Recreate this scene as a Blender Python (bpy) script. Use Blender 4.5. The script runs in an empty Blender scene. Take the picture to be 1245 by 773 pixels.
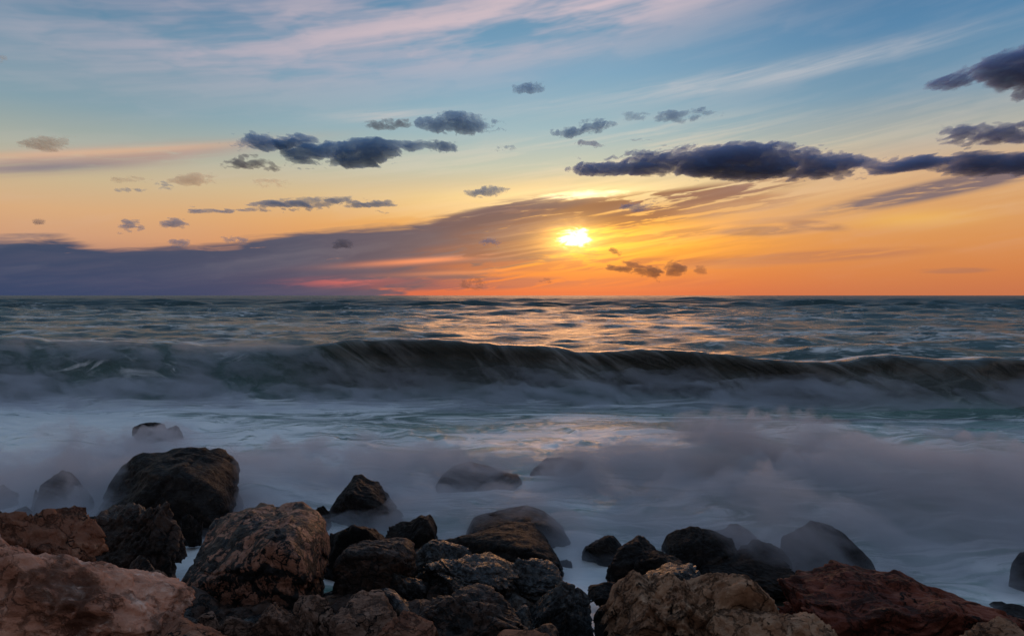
import bpy, math, random
import numpy as np

# ------------------------------------------------------------------ basics
SC = bpy.context.scene
COL = SC.collection
F = 841.0            # focal length in photo pixels (1245 wide)
CAM_H = 2.4
PITCH = math.atan((386.5 - 359.0) / F)

def ray(px, py):
    cx = (px - 622.5) / F; cy = -(py - 386.5) / F
    return (cx, math.cos(PITCH) + math.sin(PITCH) * cy, -math.sin(PITCH) + math.cos(PITCH) * cy)

def at(px, py, Y):
    r = ray(px, py); k = Y / r[1]
    return (r[0] * k, Y, CAM_H + r[2] * k)

def uv(px, py):      # azimuth / elevation of a direction, in units of 1/841 rad
    r = ray(px, py)
    return (math.atan2(r[0], r[1]) * F, math.atan2(r[2], math.hypot(r[0], r[1])) * F)

def lin(r, g, b, k=1.0):
    f = lambda c: ((c / 255 + 0.055) / 1.055) ** 2.4 if c > 10 else c / 255 / 12.92
    return (f(r) * k, f(g) * k, f(b) * k, 1.0)

# ------------------------------------------------------------------ camera
cam = bpy.data.objects.new('camera', bpy.data.cameras.new('camera'))
COL.objects.link(cam)
cam.location = (0, 0, CAM_H)
cam.rotation_euler = (math.pi / 2 - PITCH, 0, 0)
cam.data.sensor_width = 36.0
cam.data.lens = 36.0 * F / 1245.0
cam.data.clip_start = 0.05
cam.data.clip_end = 60000
SC.camera = cam

SC.view_settings.view_transform = 'Standard'
SC.view_settings.look = 'None'
SC.view_settings.gamma = 1.0
SC.view_settings.exposure = 0.0
SC.render.engine = 'CYCLES'
SC.cycles.use_denoising = True
try: SC.cycles.denoiser = 'OPENIMAGEDENOISE'
except Exception: pass
SC.cycles.max_bounces = 6
SC.cycles.diffuse_bounces = 3
SC.cycles.glossy_bounces = 3
SC.cycles.transmission_bounces = 2
SC.cycles.volume_bounces = 1
SC.cycles.transparent_max_bounces = 12
SC.cycles.sample_clamp_indirect = 4.0

# ------------------------------------------------------------------ node mini-language
class G:
    nt = None
def nd(t, **kw):
    n = G.nt.nodes.new(t)
    for k, v in kw.items(): setattr(n, k, v)
    return n
def put(sock, v):
    if isinstance(v, E): G.nt.links.new(v.s, sock)
    elif hasattr(v, 'is_linked'): G.nt.links.new(v, sock)
    else: sock.default_value = v
def M(op, *a, clamp=False):
    n = nd('ShaderNodeMath', operation=op); n.use_clamp = clamp
    for i, x in enumerate(a): put(n.inputs[i], x)
    return E(n.outputs[0])
class E:
    def __init__(s, k): s.s = k
    def __add__(a, b): return M('ADD', a, b)
    __radd__ = __add__
    def __sub__(a, b): return M('SUBTRACT', a, b)
    def __rsub__(a, b): return M('SUBTRACT', b, a)
    def __mul__(a, b): return M('MULTIPLY', a, b)
    __rmul__ = __mul__
    def __truediv__(a, b): return M('DIVIDE', a, b)
    def __neg__(a): return M('MULTIPLY', a, -1.0)
    def __pow__(a, b): return M('POWER', a, b)
def mx(a, b): return M('MAXIMUM', a, b)
def mn(a, b): return M('MINIMUM', a, b)
def ab(a): return M('ABSOLUTE', a)
def clamp01(a): return M('ADD', a, 0.0, clamp=True)
def gauss(a): return M('EXPONENT', -(a * a))
def sst(a, lo, hi, o0=0.0, o1=1.0):
    n = nd('ShaderNodeMapRange', interpolation_type='SMOOTHSTEP')
    put(n.inputs[0], a)
    if hi < lo: lo, hi, o0, o1 = hi, lo, o1, o0
    n.inputs[1].default_value = lo; n.inputs[2].default_value = hi
    n.inputs[3].default_value = o0; n.inputs[4].default_value = o1
    return E(n.outputs[0])
def vec(x, y, z=0.0):
    n = nd('ShaderNodeCombineXYZ')
    for i, v in enumerate((x, y, z)): put(n.inputs[i], v)
    return n.outputs[0]
def noise(v, scale=1.0, detail=4.0, rough=0.55, dist=0.0, out='Fac', dim='3D'):
    n = nd('ShaderNodeTexNoise', noise_dimensions=dim)
    put(n.inputs['Vector'], v)
    n.inputs['Scale'].default_value = scale; n.inputs['Detail'].default_value = detail
    n.inputs['Roughness'].default_value = rough; n.inputs['Distortion'].default_value = dist
    return E(n.outputs[out])
def ramp(f, stops, interp='LINEAR'):
    n = nd('ShaderNodeValToRGB'); put(n.inputs[0], f)
    cr = n.color_ramp; cr.interpolation = interp
    while len(cr.elements) < len(stops): cr.elements.new(0.5)
    for e, (p, c) in zip(cr.elements, sorted(stops, key=lambda q: q[0])):
        e.position = p; e.color = c
    return n.outputs[0]
def mix(f, a, b, mode='MIX'):
    n = nd('ShaderNodeMix', data_type='RGBA', blend_type=mode)
    n.clamp_factor = True
    put(n.inputs[0], f); put(n.inputs[6], a); put(n.inputs[7], b)
    return n.outputs[2]
def curve(f, pts):       # f already 0..1, values 0..1
    n = nd('ShaderNodeFloatCurve'); put(n.inputs['Value'], f)
    c = n.mapping.curves[0]
    while len(c.points) < len(pts): c.points.new(0.5, 0.5)
    for p, (x, y) in zip(c.points, pts): p.location = (x, y)
    n.mapping.update()
    return E(n.outputs[0])

# ------------------------------------------------------------------ world: the evening sky
world = bpy.data.worlds.new('World'); SC.world = world; world.use_nodes = True
SUN_PX = (698, 290)
su, sv = uv(*SUN_PX)
SUN_AZ = su / F; SUN_EL = sv / F

def build_sky():
    G.nt = world.node_tree; G.nt.nodes.clear()
    tc = nd('ShaderNodeTexCoord')
    sep = nd('ShaderNodeSeparateXYZ'); put(sep.inputs[0], tc.outputs['Generated'])
    x, y, z = (E(sep.outputs[i]) for i in range(3))
    el = M('ARCSINE', M('MINIMUM', M('MAXIMUM', z, -1.0), 1.0)) * F
    az = M('ARCTAN2', x, y) * F
    P = lambda px: uv(px, 250)[0]
    def V(py): return uv(622, py)[1]
    # clear-sky gradients by elevation: left, middle, right of the view
    H = 1321.0
    def grad(stops): return ramp(el / H, [(max(0.0, V(py) / H) if py is not None else t, c) for (py, t, c) in stops])
    up = [(None, .36, lin(84, 116, 152)), (None, .55, lin(128, 154, 182)), (None, 1.0, lin(142, 166, 190))]
    left = grad([(358, 0, lin(160, 112, 110)), (318, 0, lin(176, 128, 112)), (300, 0, lin(206, 154, 120)), (272, 0, lin(214, 168, 124)), (240, 0, lin(200, 178, 142)),
                 (205, 0, lin(168, 172, 158)), (160, 0, lin(128, 156, 168)), (90, 0, lin(106, 142, 166)), (0, 0, lin(72, 112, 150))] + up)
    mid = grad([(358, 0, lin(206, 88, 68)), (335, 0, lin(214, 104, 58)), (305, 0, lin(226, 134, 52)), (270, 0, lin(228, 160, 84)), (240, 0, lin(222, 188, 138)),
                (205, 0, lin(188, 192, 172)), (160, 0, lin(146, 178, 188)), (90, 0, lin(116, 160, 188)), (0, 0, lin(90, 138, 172))] + up)
    right = grad([(358, 0, lin(196, 112, 76)), (335, 0, lin(206, 124, 74)), (300, 0, lin(214, 142, 82)), (260, 0, lin(214, 158, 104)), (225, 0, lin(210, 172, 134)),
                  (190, 0, lin(172, 172, 162)), (140, 0, lin(112, 148, 172)), (70, 0, lin(82, 130, 168)), (0, 0, lin(70, 116, 156))] + up)
    c = mix(sst(az, P(40), P(620)), left, mid)
    c = mix(sst(az, P(700), P(1120)), c, right)
    # sun glow through the veil
    sp = lambda px, py: uv(px, py)
    def ell(px, py, rx, ry, ang=0.0):
        u0, v0 = sp(px, py); a = math.radians(ang); ca, sa = math.cos(a), math.sin(a)
        du = az - u0; dv = el - v0
        p = (du * ca + dv * sa) / rx; q = (dv * ca - du * sa) / ry
        return p, q
    def blob(px, py, rx, ry, ang=0.0):
        p, q = ell(px, py, rx, ry, ang)
        return M('EXPONENT', -(p * p + q * q))
    def add(c, f, col): return mix(f, c, col, 'ADD')
    c = mix(blob(725, 292, 150, 32) * 0.75, c, lin(255, 176, 40))
    c = mix(blob(690, 236, 190, 16, 3) * 0.55, c, lin(255, 226, 150))
    c = mix(blob(1112, 266, 60, 9) * 0.4, c, lin(248, 196, 90))

    # streaky noise fields, few and shared -----------------------------------
    wr = noise(vec(az, el * 3.0), 0.012, 2, .5, dim='2D') - .5
    waz = az + wr * 90.0; wel = el + wr * 16.0
    def field(ang, sx, sy, off, det=4):
        a = math.radians(ang); ca, sa = math.cos(a), math.sin(a)
        return noise(vec((waz * ca + wel * sa) / sx + off, (wel * ca - waz * sa) / sy + off * 1.7), 1.0, det, .6, dim='2D')
    NA = field(9, 230, 36, 3.1, 4)      # broad cirrus
    NB = field(8, 190, 9, 9.4, 4)       # fine cirrus
    NC = field(8, 80, 6.0, 5.2, 5)      # streaks near the sun
    ND = field(3, 70, 7, 1.2, 4)        # streaks low over the horizon
    NK = field(4, 140, 12, 1.0, 5)      # cloud bank
    # high cirrus, pinkish, fanning out from the left
    def band(px0, py0, px1, py1, width, grow=0.0):
        u0, v0 = sp(px0, py0); u1, v1 = sp(px1, py1)
        L = math.hypot(u1 - u0, v1 - v0); ang = math.degrees(math.atan2(v1 - v0, u1 - u0))
        p, q = ell((px0 + px1) / 2, (py0 + py1) / 2, L / 2, width, ang)
        return gauss(p * 0.95 + 0.0) * gauss(q), ang
    for (a0, b0, a1, b1, w, amt, sx, sy, lo, hi, col, off) in (
        (120, 80, 980, -28, 50, .85, 200, 26, .22, .66, lin(202, 182, 190), 3.1),
        (420, 55, 900, -14, 24, .35, 170, 11, .34, .80, lin(222, 196, 198), 9.4),
        (150, 50, 420, 74, 30, .35, 150, 20, .35, .7, lin(188, 176, 188), 5.4),
        (520, 152, 1120, 66, 11, .50, 230, 9, .30, .80, lin(208, 200, 198), 1.7),
        (740, 124, 1110, 62, 9, .5, 160, 8, .28, .80, lin(204, 202, 204), 14.2),
        (420, 142, 520, 138, 6, .5, 80, 6, .3, .6, lin(222, 204, 196), 2.2),
        (420, 215, 1100, 165, 22, .4, 220, 11, .40, .62, lin(226, 210, 186), 4.2),
        (560, 250, 900, 205, 18, .6, 180, 9, .36, .62, lin(250, 222, 168), 6.5),
        (440, 275, 700, 225, 14, .45, 160, 8, .36, .62, lin(245, 200, 130), 7.9),
        (830, 205, 1240, 235, 30, .45, 200, 12, .42, .66, lin(232, 190, 140), 8.8),
        (620, 185, 900, 150, 12, .4, 200, 7, .38, .62, lin(216, 208, 196), 11.8),
    ):
        e, ang = band(a0, b0, a1, b1, w)
        n = NA if sy > 15 else NB * .55 + NA * .45
        c = mix(e * sst(n, lo, hi) * amt, c, col)
    c = mix(blob(740, 4, 170, 30, 9) * sst(NA, .2, .6) * .55, c, lin(226, 200, 204))
    # peach grey band on the left
    e, ang = band(-90, 208, 300, 180, 9.5)
    n = NC
    c = mix(clamp01(e * 1.4) * sst(n, .2, .55) * .9, c, lin(176, 148, 138))
    e, ang = band(-60, 194, 300, 176, 4)
    c = mix(e * .65, c, lin(224, 178, 142))
    e, ang = band(-40, 208, 150, 200, 5)
    c = mix(e * .6, c, lin(112, 116, 132))

    # the big stratus bank, lower left up to the sun -------------------------
    top = [(-400, 300), (-100, 303), (0, 304), (70, 301), (130, 309), (200, 305), (280, 298), (340, 290), (420, 281), (500, 273), (560, 262), (600, 250), (650, 243), (720, 240), (790, 236), (850, 235), (900, 240), (1200, 262)]
    U0, U1 = -1100.0, 700.0
    pts = [(0.0, V(300) / 200)] + [((P(px) - U0) / (U1 - U0), V(py) / 200) for px, py in top[1:]]
    edge = curve(clamp01((az - U0) / (U1 - U0)), pts) * 200
    nb = NK; nf = ND
    body = sst(edge - el + (nb - .5) * 22 + (nf - .5) * 7, -3.5, 7.0)
    # lower edge
    bot = [(-400, 420), (380, 420), (430, 372), (500, 350), (560, 338), (620, 327), (680, 315), (720, 305), (760, 280), (820, 262), (900, 248), (1200, 240)]
    pts = [((P(px) - U0) / (U1 - U0), (V(py) + 80) / 280) for px, py in bot]
    pts[0] = (0.0, pts[0][1])
    lowe = curve(clamp01((az - U0) / (U1 - U0)), pts) * 280 - 80
    nl = ND
    body2 = sst(el - lowe + (nl - .5) * 50, -9, 10)
    thin = sst(az, P(900), P(560))                 # frays towards the sun
    fray = sst(NC + thin * .36 - .06, .44, .60)
    bankc = ramp((az - P(0)) / (P(900) - P(0)), [(0, lin(34, 62, 96)), (.35, lin(42, 64, 98)), (.55, lin(70, 68, 94)), (.68, lin(106, 74, 84)), (.8, lin(136, 84, 64)), (1, lin(180, 118, 72))])
    bankc = mix(sst(el, V(300), V(350)) * sst(az, P(640), P(200)) * .6, bankc, lin(40, 66, 104))
    tex = NK
    bankc = mix(sst(tex, .4, .75) * .16, bankc, lin(104, 98, 118))
    c = mix(body * body2 * fray * .97, c, bankc)
    # rosy gap near the horizon and glowing slits
    e = blob(425, 343, 55, 5, 1)
    c = mix(e * sst(ND, .36, .6) * .8, c, lin(206, 98, 98))
    e, ang = band(440, 322, 590, 312, 3.6)
    c = mix(e * .95, c, lin(236, 136, 96))
    e, ang = band(490, 334, 640, 328, 3.0)
    c = mix(e * .6, c, lin(232, 132, 84))
    # veil cloud streaks round the sun
    for (px, py, rx, ry, ang, amt, off, col) in ((640, 256, 70, 12, 10, .95, 1.2, lin(88, 62, 78)), (780, 250, 120, 11, 7, .95, 5.2, lin(124, 78, 64)), (600, 262, 70, 9, 9, .9, 3.2, lin(86, 66, 84)), (730, 272, 90, 6, 6, .9, 2.4, lin(140, 78, 46)), (850, 256, 80, 7, 6, .6, 4.8, lin(150, 98, 74)),
                (850, 240, 80, 7, 7, .6, 8.2, lin(148, 106, 92)), (640, 278, 70, 9, 7, .9, 9.1, lin(110, 72, 78)), (620, 303, 85, 8, 2, .85, 2.7, lin(124, 76, 76)),
                (780, 288, 80, 5, 4, .6, 3.3, lin(190, 122, 62)), (700, 322, 150, 6, 1, .7, 4.4, lin(180, 92, 66)), (560, 345, 110, 6, 1, .8, 2.2, lin(122, 72, 92)), (720, 344, 120, 5, 0, .5, 3.2, lin(190, 92, 70)), (900, 250, 60, 8, 5, .4, 6.4, lin(196, 146, 110))):
        n = NC
        c = mix(clamp01(blob(px, py, rx, ry, ang) * 3.0 - .15) * sst(n, .40, .53) * amt, c, col)
    # the soft streak clouds on the right
    for (px, py, rx, ry, ang, amt, off, col) in ((1150, 228, 95, 8, 9, .95, 1.2, lin(120, 102, 108)), (975, 313, 100, 5.5, 2, .8, 5.2, lin(186, 118, 84)),
                (900, 322, 70, 3.5, 2, .5, 9.2, lin(200, 124, 84)), (925, 281, 42, 4.5, 0, .75, 8.2, lin(160, 112, 86)), (990, 274, 26, 4.5, -8, .7, 3.1, lin(160, 112, 88)),
                (1160, 329, 26, 2.5, 0, .6, 7.0, lin(170, 112, 90)), (940, 268, 40, 3, 3, .4, 7.6, lin(180, 130, 98))):
        n = ND
        c = mix(clamp01(blob(px, py, rx, ry, ang) * 2.6 - .2) * sst(n, .24, .50) * amt, c, col)
    # glare: sun disc seen through the cloud and the bright slot above
    wob = (field(2, 26, 7, 0.4, 4) - .5)
    p, q = ell(698, 290, 25, 14)
    d2 = p * p + q * q + wob * 2.2
    c = add(c, M('EXPONENT', -(d2 * 0.9)) * 1.1, lin(255, 190, 90))
    c = add(c, sst(d2, .75, -.15) * 1.0, (2.6, 2.2, 1.5, 1))
    c = add(c, M('EXPONENT', -(mx(d2, 0.0) * .45)) * .5, lin(255, 196, 80))
    c = add(c, blob(704, 290, 70, 20, 2) * .34, lin(255, 190, 70))
    p, q = ell(708, 237, 52, 5, 2)
    d3 = p * p + q * q + wob * 2.2
    c = add(c, sst(d3, 1.3, -.2) * .9, lin(255, 230, 180))
    c = add(c, blob(708, 236, 80, 8, 2) * .30, lin(255, 210, 130))
    n = NC
    c = add(c, blob(750, 296, 120, 20, 2) * sst(1.0 - n, .40, .6) * .40, lin(255, 170, 50))
    # slight banding of the whole sky (thin veil) so that no part is flat
    veil = NA
    c = mix(sst(veil, .45, .75) * .08 * sst(el, -5, 60), c, lin(214, 200, 200))

    # away from the sun the dusk is dim: blue-violet above, rosy belt behind
    sa = math.sin(SUN_AZ); ca = math.cos(SUN_AZ)
    toward = x * sa + y * ca
    back = ramp(el / H, [(0, lin(138, 124, 122)), (.12, lin(146, 128, 120)), (.3, lin(124, 128, 136)), (.6, lin(132, 150, 174)), (1, lin(142, 166, 190))])
    c = mix(sst(toward, .55, -.15), c, back)
    # below the horizon: dark sea colour
    c = mix(sst(el, -1.0, -30.0), c, lin(36, 42, 50))
    bg = nd('ShaderNodeBackground'); put(bg.inputs['Color'], c); bg.inputs['Strength'].default_value = 1.0
    # physical sky adds its faint share of light
    sky = nd('ShaderNodeTexSky', sky_type='NISHITA'); sky.sun_disc = False
    sky.sun_elevation = SUN_EL; sky.sun_rotation = SUN_AZ; sky.air_density = 1.0; sky.dust_density = 1.5
    bg2 = nd('ShaderNodeBackground'); put(bg2.inputs['Color'], sky.outputs[0]); bg2.inputs['Strength'].default_value = 0.004
    ad = nd('ShaderNodeAddShader'); put(ad.inputs[0], bg.outputs[0]); put(ad.inputs[1], bg2.outputs[0])
    out = nd('ShaderNodeOutputWorld'); put(out.inputs['Surface'], ad.outputs[0])
build_sky()
world.cycles.sampling_method = 'MANUAL'; world.cycles.sample_map_resolution = 1024

sun = bpy.data.objects.new('sun', bpy.data.lights.new('sun', 'SUN')); COL.objects.link(sun)
sun.data.energy = 0.6; sun.data.angle = math.radians(26.0); sun.data.color = (1.0, 0.44, 0.17)
# light travels from the sun (az, el) towards the scene
sun.rotation_euler = (math.pi / 2 - SUN_EL, 0, math.pi - SUN_AZ)

# ------------------------------------------------------------------ numpy noise
def _h(ix, iy, iz, seed):
    h = (ix.astype(np.uint32) * np.uint32(374761393) + iy.astype(np.uint32) * np.uint32(668265263)
         + iz.astype(np.uint32) * np.uint32(2147483647) + np.uint32((seed * 2654435761) & 0xffffffff))
    h = (h ^ (h >> np.uint32(13))) * np.uint32(1274126177)
    h = (h ^ (h >> np.uint32(16))) * np.uint32(2246822519)
    h = h ^ (h >> np.uint32(15))
    return h.astype(np.float32) / 4294967295.0
def vnoise(x, y, z, seed=0):
    fx, fy, fz = np.floor(x), np.floor(y), np.floor(z)
    ix, iy, iz = fx.astype(np.int64), fy.astype(np.int64), fz.astype(np.int64)
    tx, ty, tz = x - fx, y - fy, z - fz
    s = lambda t: t * t * t * (t * (t * 6 - 15) + 10)
    tx, ty, tz = s(tx), s(ty), s(tz)
    r = 0
    for dx in (0, 1):
        wx = tx if dx else 1 - tx
        for dy in (0, 1):
            wy = ty if dy else 1 - ty
            for dz in (0, 1):
                wz = tz if dz else 1 - tz
                r = r + wx * wy * wz * _h(ix + dx, iy + dy, iz + dz, seed)
    return r * 2 - 1
def vnoise2(x, y, seed=0):
    fx, fy = np.floor(x), np.floor(y)
    ix, iy = fx.astype(np.int64), fy.astype(np.int64)
    tx, ty = x - fx, y - fy
    s = lambda t: t * t * t * (t * (t * 6 - 15) + 10)
    tx, ty = s(tx), s(ty); z = np.zeros_like(ix)
    a = _h(ix, iy, z, seed); b = _h(ix + 1, iy, z, seed); c = _h(ix, iy + 1, z, seed); d = _h(ix + 1, iy + 1, z, seed)
    return ((a * (1 - tx) + b * tx) * (1 - ty) + (c * (1 - tx) + d * tx) * ty) * 2 - 1
def fbm2(x, y, oct=5, seed=0, gain=.5, ridged=False):
    r = 0; a = 1; t = 0
    for o in range(oct):
        c, s_ = math.cos(o * 1.3), math.sin(o * 1.3)
        n = vnoise2((x * c - y * s_) * 2 ** o + o * 17.3, (x * s_ + y * c) * 2 ** o + o * 9.1, seed + o)
        r = r + a * ((1 - 2 * np.abs(n)) if ridged else n); t += a; a *= gain
    return r / t
def fbm3(x, y, z, oct=5, seed=0, gain=.5, ridged=False):
    r = 0; a = 1; t = 0
    for o in range(oct):
        k = 2.03 ** o
        n = vnoise(x * k + o * 17.3, y * k + o * 9.1, z * k - o * 5.7, seed + o)
        r = r + a * ((1 - 2 * np.abs(n)) if ridged else n); t += a; a *= gain
    return r / t
def smooth(a, lo, hi):      # also runs downwards when hi < lo
    t = np.clip((a - lo) / (hi - lo), 0.0, 1.0); return t * t * (3 - 2 * t)

def mesh_obj(name, verts, faces, mat, attrs=None, smoothed=True, nquad=True):
    me = bpy.data.meshes.new(name)
    verts = np.asarray(verts, np.float32); faces = np.asarray(faces, np.int32)
    k = faces.shape[1]
    me.vertices.add(len(verts)); me.vertices.foreach_set('co', verts.ravel())
    me.loops.add(faces.size); me.loops.foreach_set('vertex_index', faces.ravel())
    me.polygons.add(len(faces))
    me.polygons.foreach_set('loop_start', np.arange(0, faces.size, k, dtype=np.int32))
    me.polygons.foreach_set('loop_total', np.full(len(faces), k, np.int32))
    me.update(calc_edges=True)
    if smoothed: me.polygons.foreach_set('use_smooth', np.ones(len(faces), bool))
    for an, av in (attrs or {}).items():
        at_ = me.attributes.new(an, 'FLOAT', 'POINT'); at_.data.foreach_set('value', np.asarray(av, np.float32).ravel())
    me.materials.append(mat)
    me.validate()
    o = bpy.data.objects.new(name, me); COL.objects.link(o)
    return o
def tag(o, label=None, cat=None, group=None, kind=None):
    if label: o['label'] = label
    if cat: o['category'] = cat
    if group: o['group'] = group
    if kind: o['kind'] = kind
    return o
def new_mat(name):
    m = bpy.data.materials.new(name); m.use_nodes = True
    G.nt = m.node_tree; G.nt.nodes.clear()
    return m

# ------------------------------------------------------------------ sea
def mat_sea():
    m = new_mat('sea_water')
    geo = nd('ShaderNodeNewGeometry'); sep = nd('ShaderNodeSeparateXYZ'); put(sep.inputs[0], geo.outputs['Position'])
    x, y, z = (E(sep.outputs[i]) for i in range(3))
    def attr(n):
        a = nd('ShaderNodeAttribute', attribute_name=n); return E(a.outputs['Fac'])
    foam = attr('foam'); face = attr('face'); turb = attr('turb')
    # silky streaks: warped noise drawn out along the shore
    w1 = noise(vec(x * .35, y * .5), 1.0, 3, .5); w2 = noise(vec(x * .3 + 9, y * .45 + 4), 1.0, 3, .5)
    sx = x * .55 + w1 * 3.2; sy = y * 2.1 + w2 * 5.0
    st = noise(vec(sx, sy), 1.0, 6, .62, .9)
    st2 = noise(vec(sx * 2.2 + 5, sy * 3.4), 1.0, 5, .6, .6)
    streak = st * .6 + st2 * .4
    fm = sst(foam * .58 + streak, .73, .91)
    # curtains running down the breaking face
    cg = noise(vec(x * .35 + 3.0, 0.0), 1.0, 3, .5)
    cu = noise(vec(x * 1.9 + z * (1.6 + w1 * 2.0) + w2 * 2.5, z * 1.1), 1.0, 6, .55, .8)
    fm = mx(fm * (1.0 - face * .9), face * sst(cu, .38, .80) * sst(cg, .35, .62) * .34)
    fm = mn(fm, 1.0)
    deep = mix(sst(y, 14, 40), lin(54, 80, 76), lin(34, 66, 70))
    deep = mix(turb, deep, mix(st, (.09, .20, .18, 1), (.28, .46, .41, 1)))
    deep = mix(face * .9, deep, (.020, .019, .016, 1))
    foamc = mix(st2, (.42, .48, .54, 1), (.86, .88, .88, 1))
    col = mix(fm, deep, foamc)
    bs = nd('ShaderNodeBsdfPrincipled')
    put(bs.inputs['Base Color'], col)
    rough = fm * .18 + .10 + turb * .06
    put(bs.inputs['Roughness'], rough + sst(y, 17, 30) * .13 + sst(y, 30, 260) * .16)
    bs.inputs['IOR'].default_value = 1.33
    # ripples: fine near, coarse far away
    near = noise(vec(x * 1.0, y * 2.4), 2.2, 6, .6, .5)
    mid_ = noise(vec(x * .5, y * 1.0), 1.9, 8, .68, .4)
    far = noise(vec(x * .16, y * .30), 1.0, 9, .68, .3)
    h = (near * .03 + st * .05) * sst(y, 26, 10) * (1.0 - turb * .5) + mid_ * .48 * sst(y, 8, 30) + far * 2.8 * sst(y, 36, 160) + fm * .01 + cu * .12 * face
    far2 = noise(vec(x * .022, y * .010), 1.0, 9, .72)
    h = h + far2 * 9.0 * sst(y, 90, 500)
    b = nd('ShaderNodeBump'); b.inputs['Strength'].default_value = .85; b.inputs['Distance'].default_value = 1.0
    put(b.inputs['Height'], h); put(bs.inputs['Normal'], b.outputs[0])
    out = nd('ShaderNodeOutputMaterial'); put(out.inputs[0], bs.outputs[0])
    return m

def wcurve(pts, px):          # sample a pixel polyline
    xs = [p[0] for p in pts]; ys = [p[1] for p in pts]
    return np.interp(px, xs, ys)

HUMPS = [(682, 566, 46, .10, 9.6), (885, 548, 40, .16, 11.0), (1160, 570, 60, .12, 9.0), (380, 545, 70, .14, 10.6), (1000, 575, 50, .10, 9.0), (740, 560, 60, .06, 10), (300, 600, 60, .1, 8.3)]
def sea_height(x, y):
    rng = np.random.RandomState(11)
    d = np.maximum(y, 1.0)
    h = np.zeros_like(x); dy = np.zeros_like(x); dx = np.zeros_like(x)
    cell = d * 0.006
    for i in range(96):
        lam = 0.55 * (34 / 0.55) ** rng.rand()
        th = rng.normal(0, .55 if lam < 6 else .3)
        kx, ky = math.sin(th), math.cos(th)
        k = 2 * math.pi / lam
        ph = rng.rand() * 6.28
        a = 0.0085 * min(lam, 18) ** .68 * (1 + 2.3 * smooth(d, 45, 150) * (1 - .75 * smooth(d, 220, 600))) * (1 if lam < 12 else smooth(d, 40, 90))
        att = smooth(lam / cell, 3, 8)
        # calmer in the wash zone near the shore
        att = att * (0.25 + 0.75 * smooth(d, 18, 34))
        # groups, so that no regular pattern shows
        p = k * (kx * x + ky * y) + ph + 1.3 * vnoise2(x / (lam * 2.7) + i * 7, y / (lam * 2.7), 100 + i)
        grp = .6 + .7 * vnoise2(x / (lam * 3.5) + i, y / (lam * 3.0) + 3 * i, 300 + i)
        s, c = np.sin(p), np.cos(p)
        h += a * att * grp * s
        dx += a * att * grp * kx * c * .8; dy += a * att * grp * ky * c * .8
    px = 622.5 + x / d * F
    # short steep chop drawn out along the crests
    for (L, A_, sd) in ((3.2, .10, 201), (1.5, .055, 211), (.75, .028, 221)):
        at2 = smooth(L / cell, 3, 7) * smooth(d, 17, 24)
        q1 = x / (L * 1.7) + .5 * vnoise2(x / (L * 3), y / (L * 3), sd + 5); q2 = y / (L * .75) + .5 * vnoise2(x / (L * 2), y / (L * 2), sd + 6)
        rd = 1 - 2 * np.abs(fbm2(q1, q2, 2, sd))
        h += at2 * A_ * rd
    # main breaker -----------------------------------------------------------
    yc = 18.0 + .5 * vnoise2(x * .12, x * 0, 5) + .25 * vnoise2(x * .5, x * 0 + 3, 6) - np.maximum(0, (px - 800)) / 445 * 1.6
    pxw = 622.5 + x / yc * F
    Hc = wcurve([(-600, .55), (-200, .7), (0, 1.22), (200, 1.16), (330, 1.14), (430, 1.24), (520, 1.14), (620, .99), (700, .86), (790, 1.04), (850, .98), (900, .88), (1000, .74), (1070, 1.0), (1150, 1.0), (1245, .84), (1500, .8), (1900, .6)], pxw)
    Hc = Hc + .11 * vnoise2(x * .38, x * 0 + 5, 28) + .06 * vnoise2(x * .9, x * 0 + 1, 8) + .02 * vnoise2(x * 3, x * 0 + 1, 18)
    steep = smooth(pxw, 280, 500)       # the left part has already broken and is round
    s = y - yc
    wf = 1.15 - .45 * steep; wb = 2.3
    prof = np.where(s > 0, np.exp(-(s / wb) ** 2), np.exp(-(np.abs(s) / (wf + .25 * vnoise2(x * .6, x * 0, 9))) ** 1.8))
    hw = Hc * prof
    h = h * (1 - .6 * prof) + hw
    dy = dy - steep * .30 * smooth(prof, .55, 1.0) * Hc - .15 * prof
    # trough in front, step of the spent wave
    h -= .10 * np.exp(-((s + 2.6) / 1.6) ** 2)
    # second, foaming crest behind, and a third
    y2 = 25.5 + .8 * vnoise2(x * .08, x * 0, 51)
    H2 = .42 * smooth(vnoise2(x * .13 + 3.3, x * 0, 52), -.5, .5) + .1
    s2 = y - y2
    p2 = np.where(s2 > 0, np.exp(-(s2 / 1.8) ** 2), np.exp(-(np.abs(s2) / .8) ** 2))
    h += H2 * p2; dy -= .2 * p2 * H2
    # swash humps near the shore
    wash = smooth(d, 14.5, 12.0) * smooth(d, 4.8, 7.0)
    wx = x + .8 * fbm2(x * .5, y * .5, 3, 61); wy = y + .6 * fbm2(x * .5 + 8, y * .5, 3, 62)
    h += wash * (.11 * fbm2(wx * .55, wy * .8, 5, 63) + .035 * fbm2(wx * 1.8, wy * 2.2, 4, 64, ridged=True))
    for (hx, hy, w, a, dist) in HUMPS:
        X, Y, _ = at(hx, hy, dist); ww = w * dist / F
        h += a * np.exp(-((x - X) / ww) ** 2 - ((y - Y) / (ww * .6)) ** 2)
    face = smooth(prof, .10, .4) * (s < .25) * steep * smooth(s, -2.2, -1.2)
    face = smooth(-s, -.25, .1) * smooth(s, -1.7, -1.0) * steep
    foam = (.56 + .22 * fbm2(x * .25 + 3, y * .6, 4, 171) + .18 * smooth(-px, -520, -200)) * smooth(d, 17.4, 15.6)               # spent foam in the trough
    foam = foam * (1 - .55 * (1 - steep) * np.exp(-((s + .3) / 1.0) ** 2))
    foam = np.maximum(foam, .36 * np.exp(-((s + .5) / 1.3) ** 2) * (1 - steep))  # broken part on the left
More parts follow.
